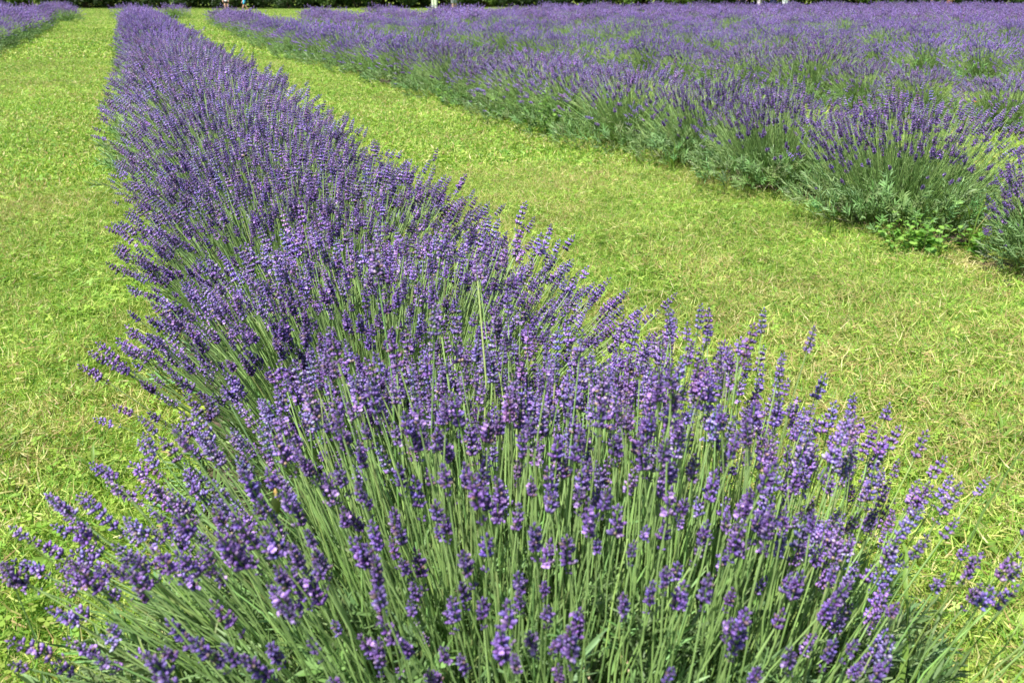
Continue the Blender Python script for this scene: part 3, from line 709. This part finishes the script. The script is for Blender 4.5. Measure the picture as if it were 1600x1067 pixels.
scrap(3.24, 2.80, .07, .9, 'scrap of black sheeting showing through the grass nearest to the photo edge bush')
scrap(3.36, 2.95, .06, .4, 'smaller scrap of black sheeting on the straw patch')
# dead pale twigs in the foreground bush
for i, (x, y, z, a) in enumerate([(.50, .98, .235, 1.9), (.56, .99, .23, 1.3), (.22, .86, .22, .6)]):
    b = MB()
    v, f = tube([(0, 0, 0), (.012, .004, .018), (.03, .002, .028)], [.0022, .002, .0012], 5); b.add(v, f, np.array([.55, .43, .28]))
    v, f = tube([(.012, .004, .018), (.008, .015, .035)], [.0016, .0008], 4); b.add(v, f, np.array([.5, .38, .24]))
    o = obj('dead_twig', b.mesh('dead_twig', [M_DRY]), None, (x, y, z)); o.rotation_euler.z = a
    tag(o, ['pale dead twig end in the dark gap of the foreground bush', 'shorter pale dead twig end beside it in the dark gap of the foreground bush', 'pale dead twig end low in the leaves at the bottom of the photo'][i], 'twig')
# seed head on a stalk
o = thing('seed_head', 'yellow green seed pod on a thin stalk among the flowers left in the foreground bush', 'seed head', (.12, 1.30, 0))
b = MB(); v, f = tube([(.03, .02, .1), (.01, .01, .28), (0, 0, .42)], [.0018, .0016, .0013], 5); b.add(v, f, C_STEM2); obj('stalk', b.mesh('stalk', [M_STEM]), o)
b = MB(); s = np.linspace(0, 1, 9); v, f = tube(np.stack([.004 * s, 0 * s, .415 + .048 * s], 1), .0062 * np.sin(np.pi * np.clip(s * .9 + .06, 0, 1)) ** .8 + .0006, 9); c = np.tile([.36, .42, .12], (len(v), 1)); c[v[:, 2] > .452] = (.55, .36, .12); b.add(v, f, c); obj('pod', b.mesh('pod', [M_WEED]), o)
# two small butterflies
tips = np.concatenate(FLY_TIPS)
def butterfly(target, col, lab, sz):
    t = tips[np.argmin(np.linalg.norm(tips - np.array(target), axis=1))]; o = thing('butterfly', lab, 'butterfly', (t[0], t[1], t[2] + .055), 2.2)
    b = MB(); v, f = tube([(0, -.008, 0), (0, 0, .001), (0, .009, 0)], [.0008, .0016, .0007], 6); b.add(v, f, np.array([.03, .02, .015])); obj('body', b.mesh('body', [M_BARK]), o)
    for sg in (-1, 1):
        b = MB(); v = [(0, -.004, 0), (0, .006, 0), (sg * .018, .013, .009), (sg * .020, .002, .011), (sg * .014, -.010, .007), (sg * .004, -.011, .002), (sg * .010, .002, .0055)]
        c = np.array([col] * 7) ; c[2] = c[3] = (.06, .03, .02); b.add(np.array(v) * sz, [(0, 1, 6), (1, 2, 6), (2, 3, 6), (3, 4, 6), (4, 5, 6), (5, 0, 6)], c); obj('wing', b.mesh('wing', [M_WING]), o)
butterfly((3.95, 3.85, .6), (.75, .26, .04), 'small orange butterfly resting on the flowers at the top of the big lavender bush', 1.0)
butterfly((3.40, 3.95, .46), (.42, .12, .06), 'small brownish red butterfly on the flowers at the side of the big lavender bush', .8)

# ------------------------------------------------------------ trees and shrubs at the field edge
def leaf_cloud(b, centre, rad, n, size, cols, g, hollow=.45):
    d = g.normal(size=(n, 3)); d /= np.linalg.norm(d, axis=1, keepdims=True); r = (hollow + (1 - hollow) * g.random(n) ** .5)[:, None]
    P = np.asarray(centre) + d * r * np.asarray(rad); P[:, 2] = np.maximum(P[:, 2], .12)
    v = np.array([(0, 0, 0), (.5, .32, .1), (1, 0, -.05), (.5, -.32, .1)]) * size; f = np.array([(0, 1, 2), (0, 2, 3)])
    M = frames(P, g.normal(size=(n, 3)) + d * .6 + (0, 0, .5), scale=g.uniform(.6, 1.4, n))
    # leaf faces look outward: put the outward normal on local z
    c = np.array(cols)[g.integers(0, len(cols), n)] * g.uniform(.7, 1.3, n)[:, None]
    b.place((v, f, np.ones((4, 3)), np.zeros(2, int)), M, c)
def tree_meshes(seed, h, pal):
    g = np.random.default_rng(seed); t = MB(); lean = g.normal(0, .25, 2)
    p = [np.array([lean[0] * s ** 2, lean[1] * s ** 2, h * .8 * s]) + g.normal(0, .05, 3) * (s > 0) for s in np.linspace(0, 1, 7)]; p[0][2] = -.1
    v, f = tube(p, np.linspace(.24, .05, 7) * g.uniform(.7, 1.1), 8); t.add(v, f, np.array([.10, .075, .05])); cr = MB()
    for i in range(16):
        z = g.uniform(.12, .85) * h; q = p[min(6, int(z / (h * .8) * 6))].copy(); q[2] = z; a = g.random() * 6.28; L = (h - z) * .32 + .9
        e = q + np.array([math.cos(a) * L, math.sin(a) * L, g.uniform(-.3, .8)]); v, f = tube([q, (q + e) / 2 + (0, 0, .2), e], [.06, .04, .015], 5); t.add(v, f, np.array([.10, .075, .05]))
        leaf_cloud(cr, e, (1.3, 1.3, .85), 330, .30, pal, g)
    leaf_cloud(cr, (lean[0], lean[1], h * .85), (1.6, 1.6, 1.5), 500, .30, pal, g)
    return t.mesh('trunk', [M_BARK]), cr.mesh('crown', [M_TREE], False)
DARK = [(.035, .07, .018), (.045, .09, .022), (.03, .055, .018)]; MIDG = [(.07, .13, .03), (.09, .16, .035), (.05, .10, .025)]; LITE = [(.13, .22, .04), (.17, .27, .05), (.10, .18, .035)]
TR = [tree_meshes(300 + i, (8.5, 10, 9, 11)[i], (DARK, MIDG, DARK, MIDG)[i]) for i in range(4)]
line = lambda x: float(np.interp(x, [-30, -9, 9, 29, 52, 73, 110], [92, 83, 71.5, 71, 71, 64, 52]))
i = 0; x = -16.0
while x < 96:
    for back in (0, 1):
        y = line(x) + 2.6 + 4.2 * back + rng.normal(0, .5); xx = x + back * 2.2 + rng.normal(0, .5)
        if in_view(xx, y, 6):
            k = int(rng.integers(0, 4)); o = thing('tree', ['dark broad-leaved tree with low branches at the wood edge behind the field', 'mid green broad-leaved tree at the wood edge behind the field'][k % 2], 'tree', (xx, y, 0), rng.random() * 6.28, ['dark trees along the wood edge', 'mid green trees along the wood edge'][k % 2])
            s = rng.uniform(.85, 1.15); o.scale = (s, s, s); obj('trunk', TR[k][0], o); obj('crown', TR[k][1], o)
    x += 4.6
def shrub_meshes(seed, pal):
    g = np.random.default_rng(seed); cr = MB(); t = MB()
    for i in range(7):
        a = g.random() * 6.28; e = np.array([math.cos(a) * .6, math.sin(a) * .6, g.uniform(.5, 1.4)]); v, f = tube([(0, 0, -.05), e * .5, e], [.03, .02, .01], 5); t.add(v, f, np.array([.09, .07, .05])); leaf_cloud(cr, e, (.6, .6, .5), 230, .16, pal, g, .3)
    return t.mesh('stem', [M_BARK]), cr.mesh('foliage', [M_TREE], False)
SH = [shrub_meshes(320, DARK), shrub_meshes(321, MIDG), shrub_meshes(322, LITE), shrub_meshes(323, LITE)]  # shaded, mid and sunlit copies: the light is put into the leaf colours
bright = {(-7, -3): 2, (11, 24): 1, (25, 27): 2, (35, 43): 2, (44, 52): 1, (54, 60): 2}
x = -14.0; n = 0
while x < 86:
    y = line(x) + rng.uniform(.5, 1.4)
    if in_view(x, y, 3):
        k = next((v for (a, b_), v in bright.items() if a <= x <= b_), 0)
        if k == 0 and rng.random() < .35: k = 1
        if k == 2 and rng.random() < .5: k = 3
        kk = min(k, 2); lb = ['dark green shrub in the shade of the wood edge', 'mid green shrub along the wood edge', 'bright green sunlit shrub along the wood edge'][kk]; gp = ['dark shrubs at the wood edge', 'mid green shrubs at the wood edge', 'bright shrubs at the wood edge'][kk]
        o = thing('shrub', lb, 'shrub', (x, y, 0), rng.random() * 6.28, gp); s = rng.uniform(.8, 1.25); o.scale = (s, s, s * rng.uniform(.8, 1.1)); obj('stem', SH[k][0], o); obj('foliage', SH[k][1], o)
    x += rng.uniform(1.3, 1.9)
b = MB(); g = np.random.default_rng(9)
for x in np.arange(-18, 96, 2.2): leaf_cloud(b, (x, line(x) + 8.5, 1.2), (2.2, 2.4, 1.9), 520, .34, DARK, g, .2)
obj('undergrowth', b.mesh('undergrowth', [M_TREE], False), kind='stuff')  # dark-coloured leaf band added to stand in for the shaded wood interior
# a wooden post by the trees at the right
b = MB(); v, f = tube([(0, 0, -.1), (0, 0, 1.2), (0, 0, 2.2)], [.09, .085, .08], 8); b.add(v, f, np.array([.24, .17, .09])); o = obj('wooden_post', b.mesh('wooden_post', [M_BARK]), None, (43.0, 45.6, 0)); tag(o, 'slim brown wooden post rising behind the far right lavender', 'post')

# ------------------------------------------------------------ people at the far side of the field
def skinned(name, pts, edges, rad, mat, col, parent, sub=1):
    me = bpy.data.meshes.new(name + '_cage'); me.from_pydata([tuple(p) for p in pts], edges, []); o = bpy.data.objects.new('cage', me); COL.objects.link(o)
    o.modifiers.new('skin', 'SKIN'); sb = o.modifiers.new('sub', 'SUBSURF'); sb.levels = sub; sb.render_levels = sub
    for i, r in enumerate(rad): me.skin_vertices[0].data[i].radius = (r if isinstance(r, tuple) else (r, r)); me.skin_vertices[0].data[i].use_root = (i == 0)
    dg = bpy.context.evaluated_depsgraph_get(); dg.update(); nm = bpy.data.meshes.new_from_object(o.evaluated_get(dg)); bpy.data.objects.remove(o)
    nm.name = name; a = nm.color_attributes.get('Col') or nm.color_attributes.new('Col', 'FLOAT_COLOR', 'POINT'); a.data.foreach_set('color', np.tile(list(col) + [1], len(nm.vertices)).astype(np.float32))
    nm.materials.clear(); nm.materials.append(mat)
    for p in nm.polygons: p.use_smooth = True
    return obj(name, nm, parent)
SK = (.55, .33, .24)
def person(x, y, rz, H, label, shirt, lower, legs, stride=.14, lean=0.0, hair=(.06, .04, .03)):
    o = thing('person', label, 'person', (x, y, 0), rz); h = H; hip = .50 * h; kn = .27 * h; sh = .81 * h; w = .055 * h; f0 = stride * h
    ly = lean * h
    P = [(0, 0, hip + .02 * h), (0, ly * .3, .62 * h), (0, ly * .7, .72 * h), (0, ly, .80 * h), (0, ly * 1.1, .855 * h), (0, ly * 1.1 + .01 * h, .90 * h), (0, ly * 1.1 + .012 * h, .955 * h), (0, ly * 1.1 + .004 * h, .985 * h)]
    Rr = [(.085 * h, .06 * h), (.07 * h, .055 * h), (.085 * h, .06 * h), (.06 * h, .045 * h), .032 * h, (.045 * h, .055 * h), (.046 * h, .058 * h), (.03 * h, .04 * h)]
    E = [(i, i + 1) for i in range(7)]
    def chain(start, pts, rr):
        p = start
        for q, r in zip(pts, rr): P.append(q); Rr.append(r); E.append((p, len(P) - 1)); p = len(P) - 1
        return p
    for sg in (-1, 1):
        fy = sg * f0; ax = sg * w
        chain(0, [(ax, 0, hip - .02 * h), (ax * 1.05, fy * .45 + .01 * h, kn), (ax * 1.05, fy * .75 - .01 * h, .16 * h), (ax * 1.05, fy * .95, .045 * h), (ax * 1.1, fy + .05 * h, .018 * h), (ax * 1.15, fy + .09 * h, .014 * h)], [.052 * h, .034 * h, .031 * h, .018 * h, .018 * h, .012 * h])
        e = chain(3, [(sg * .105 * h, ly, sh - .005 * h), (sg * .13 * h, ly * .8 - fy * .3, .64 * h), (sg * .135 * h, ly * .6 - fy * .6 + .03 * h, .52 * h), (sg * .135 * h, ly * .6 - fy * .6 + .045 * h, .485 * h)], [.03 * h, .024 * h, .016 * h, .02 * h])
        for k in range(4): chain(e, [(sg * .135 * h, ly * .6 - fy * .6 + (.03 + .011 * k) * h, .455 * h), (sg * .128 * h, ly * .6 - fy * .6 + (.03 + .011 * k) * h, (.432 + .003 * abs(k - 1.5)) * h)], [.006 * h, .005 * h])
        chain(e, [(sg * .118 * h, ly * .6 - fy * .6 + .062 * h, .468 * h), (sg * .113 * h, ly * .6 - fy * .6 + .064 * h, .450 * h)], [.006 * h, .005 * h])
    skinned('body', P, E, Rr, M_SKIN, SK, o)
    # clothing
    def garment(name, PP, EE, RR, col): skinned(name, PP, EE, RR, M_CLOTH, col, o)
    hem = shirt[1] * h
    PP = [(0, 0, hem), (0, ly * .3, .62 * h), (0, ly * .7, .72 * h), (0, ly, .79 * h), (0, ly, .825 * h)]; RR = [(.105 * h, .085 * h), (.092 * h, .075 * h), (.1 * h, .075 * h), (.085 * h, .06 * h), (.05 * h, .045 * h)]; EE = [(0, 1), (1, 2), (2, 3), (3, 4)]
    for sg in (-1, 1):
        PP += [(sg * .11 * h, ly, sh - .005 * h), (sg * .128 * h, ly * .85 - sg * f0 * .2, .69 * h)]; RR += [.04 * h, .036 * h]; EE += [(3, len(PP) - 2), (len(PP) - 2, len(PP) - 1)]
    garment('shirt', PP, EE, RR, shirt[0])
    le = lower[1] * h; PP = [(0, 0, .56 * h), (0, 0, hip)]; RR = [(.095 * h, .072 * h), (.1 * h, .08 * h)]; EE = [(0, 1)]
    for sg in (-1, 1):
        t = (hip - le) / (hip - kn); n0 = len(PP)
        if le > kn - .01: PP += [(sg * w * 1.1, 0, hip - .04 * h), (sg * w * 1.12, sg * f0 * .45 * t, le)]; RR += [.062 * h, .058 * h]; EE += [(1, n0), (n0, n0 + 1)]
        else: PP += [(sg * w * 1.1, 0, hip - .04 * h), (sg * w * 1.1, sg * f0 * .45, kn), (sg * w * 1.1, sg * f0 * .95, le)]; RR += [.062 * h, .048 * h, .04 * h]; EE += [(1, n0), (n0, n0 + 1), (n0 + 1, n0 + 2)]
    garment(lower[2], PP, EE, RR, lower[0])
    hy = ly * 1.1
    skinned('hair', [(0, hy - .012 * h, .93 * h), (0, hy - .008 * h, .972 * h), (0, hy + .012 * h, 1.0 * h)], [(0, 1), (1, 2)], [(.05 * h, .05 * h), (.054 * h, .06 * h), (.03 * h, .035 * h)], M_CLOTH, hair, o)
    b = MB()
    for sg in (-1, 1): v, f = tube([(sg * .017 * h, hy + .05 * h, .937 * h), (sg * .017 * h, hy + .066 * h, .937 * h)], [.006 * h, .003 * h], 6); b.add(v, f, np.array([.03, .02, .02]))
    v, f = tube([(0, hy + .05 * h, .935 * h), (0, hy + .078 * h, .917 * h), (0, hy + .06 * h, .911 * h)], [.004 * h, .008 * h, .006 * h], 6); b.add(v, f, np.array(SK))
    v, f = tube([(-.014 * h, hy + .058 * h, .894 * h), (0, hy + .064 * h, .892 * h), (.014 * h, hy + .058 * h, .894 * h)], [.003 * h, .004 * h, .003 * h], 5); b.add(v, f, np.array([.35, .12, .11]))
    obj('face', b.mesh('face', [M_SKIN]), o)
    for sg in (-1, 1):
        fy = sg * f0; v, f = tube([(sg * w * 1.1, fy - .03 * h, .016 * h), (sg * w * 1.12, fy + .03 * h, .02 * h), (sg * w * 1.17, fy + .105 * h, .014 * h)], [.022 * h, .025 * h, .016 * h], 8); b = MB(); b.add(v, f, np.array(legs)); obj('shoe', b.mesh('shoe', [M_CLOTH]), o)
    return o
WH = (.78, .78, .82)
person(5.40, 58.99, R(150), 1.36, 'person in a white top and black shorts walking on the far grass', (WH, .44), ((.015, .015, .02), .37, 'shorts'), (.6, .5, .35), .05)
person(6.75, 62.3, R(95), 1.14, 'person in a bright blue top and black shorts striding on the far grass', ((.05, .58, 1.0), .38), ((.015, .015, .02), .35, 'shorts'), (.5, .4, .3), .16, .03)
person(16.2, 54.5, R(120), 1.70, 'person in pale greenish white trousers standing at the far field edge', ((.72, .76, .70), .50), ((.62, .70, .52), .05, 'trousers'), (.4, .4, .35), .01)
person(17.25, 54.2, R(200), 1.65, 'person in grey shorts with bare legs at the far field edge', ((.3, .3, .32), .48), ((.30, .32, .34), .31, 'shorts'), (.3, .25, .2), .01)
person(31.9, 47.9, R(170), 1.6, 'person in black trousers behind the far right lavender', ((.05, .05, .06), .48), ((.012, .012, .018), .05, 'trousers'), (.05, .05, .05), .03)
person(33.0, 47.9, R(210), 1.65, 'person in pale pinkish trousers behind the far right lavender', ((.5, .5, .55), .48), ((.62, .55, .60), .05, 'trousers'), (.3, .3, .3), .06)
person(33.7, 47.6, R(150), 1.6, 'person in dark navy trousers between two pale ones behind the far lavender', ((.4, .1, .12), .48), ((.015, .025, .06), .05, 'trousers'), (.1, .1, .1), .03)
person(34.35, 47.4, R(190), 1.65, 'person in bright white trousers behind the far right lavender', ((.7, .7, .72), .45), ((.78, .82, .86), .05, 'trousers'), (.5, .5, .5), .01)
person(44.2, 45.5, R(180), 1.6, 'person in a long cream top beside the brown post at far right', ((.72, .66, .48), .40), ((.35, .15, .08), .3, 'shorts'), (.3, .2, .1), .03)
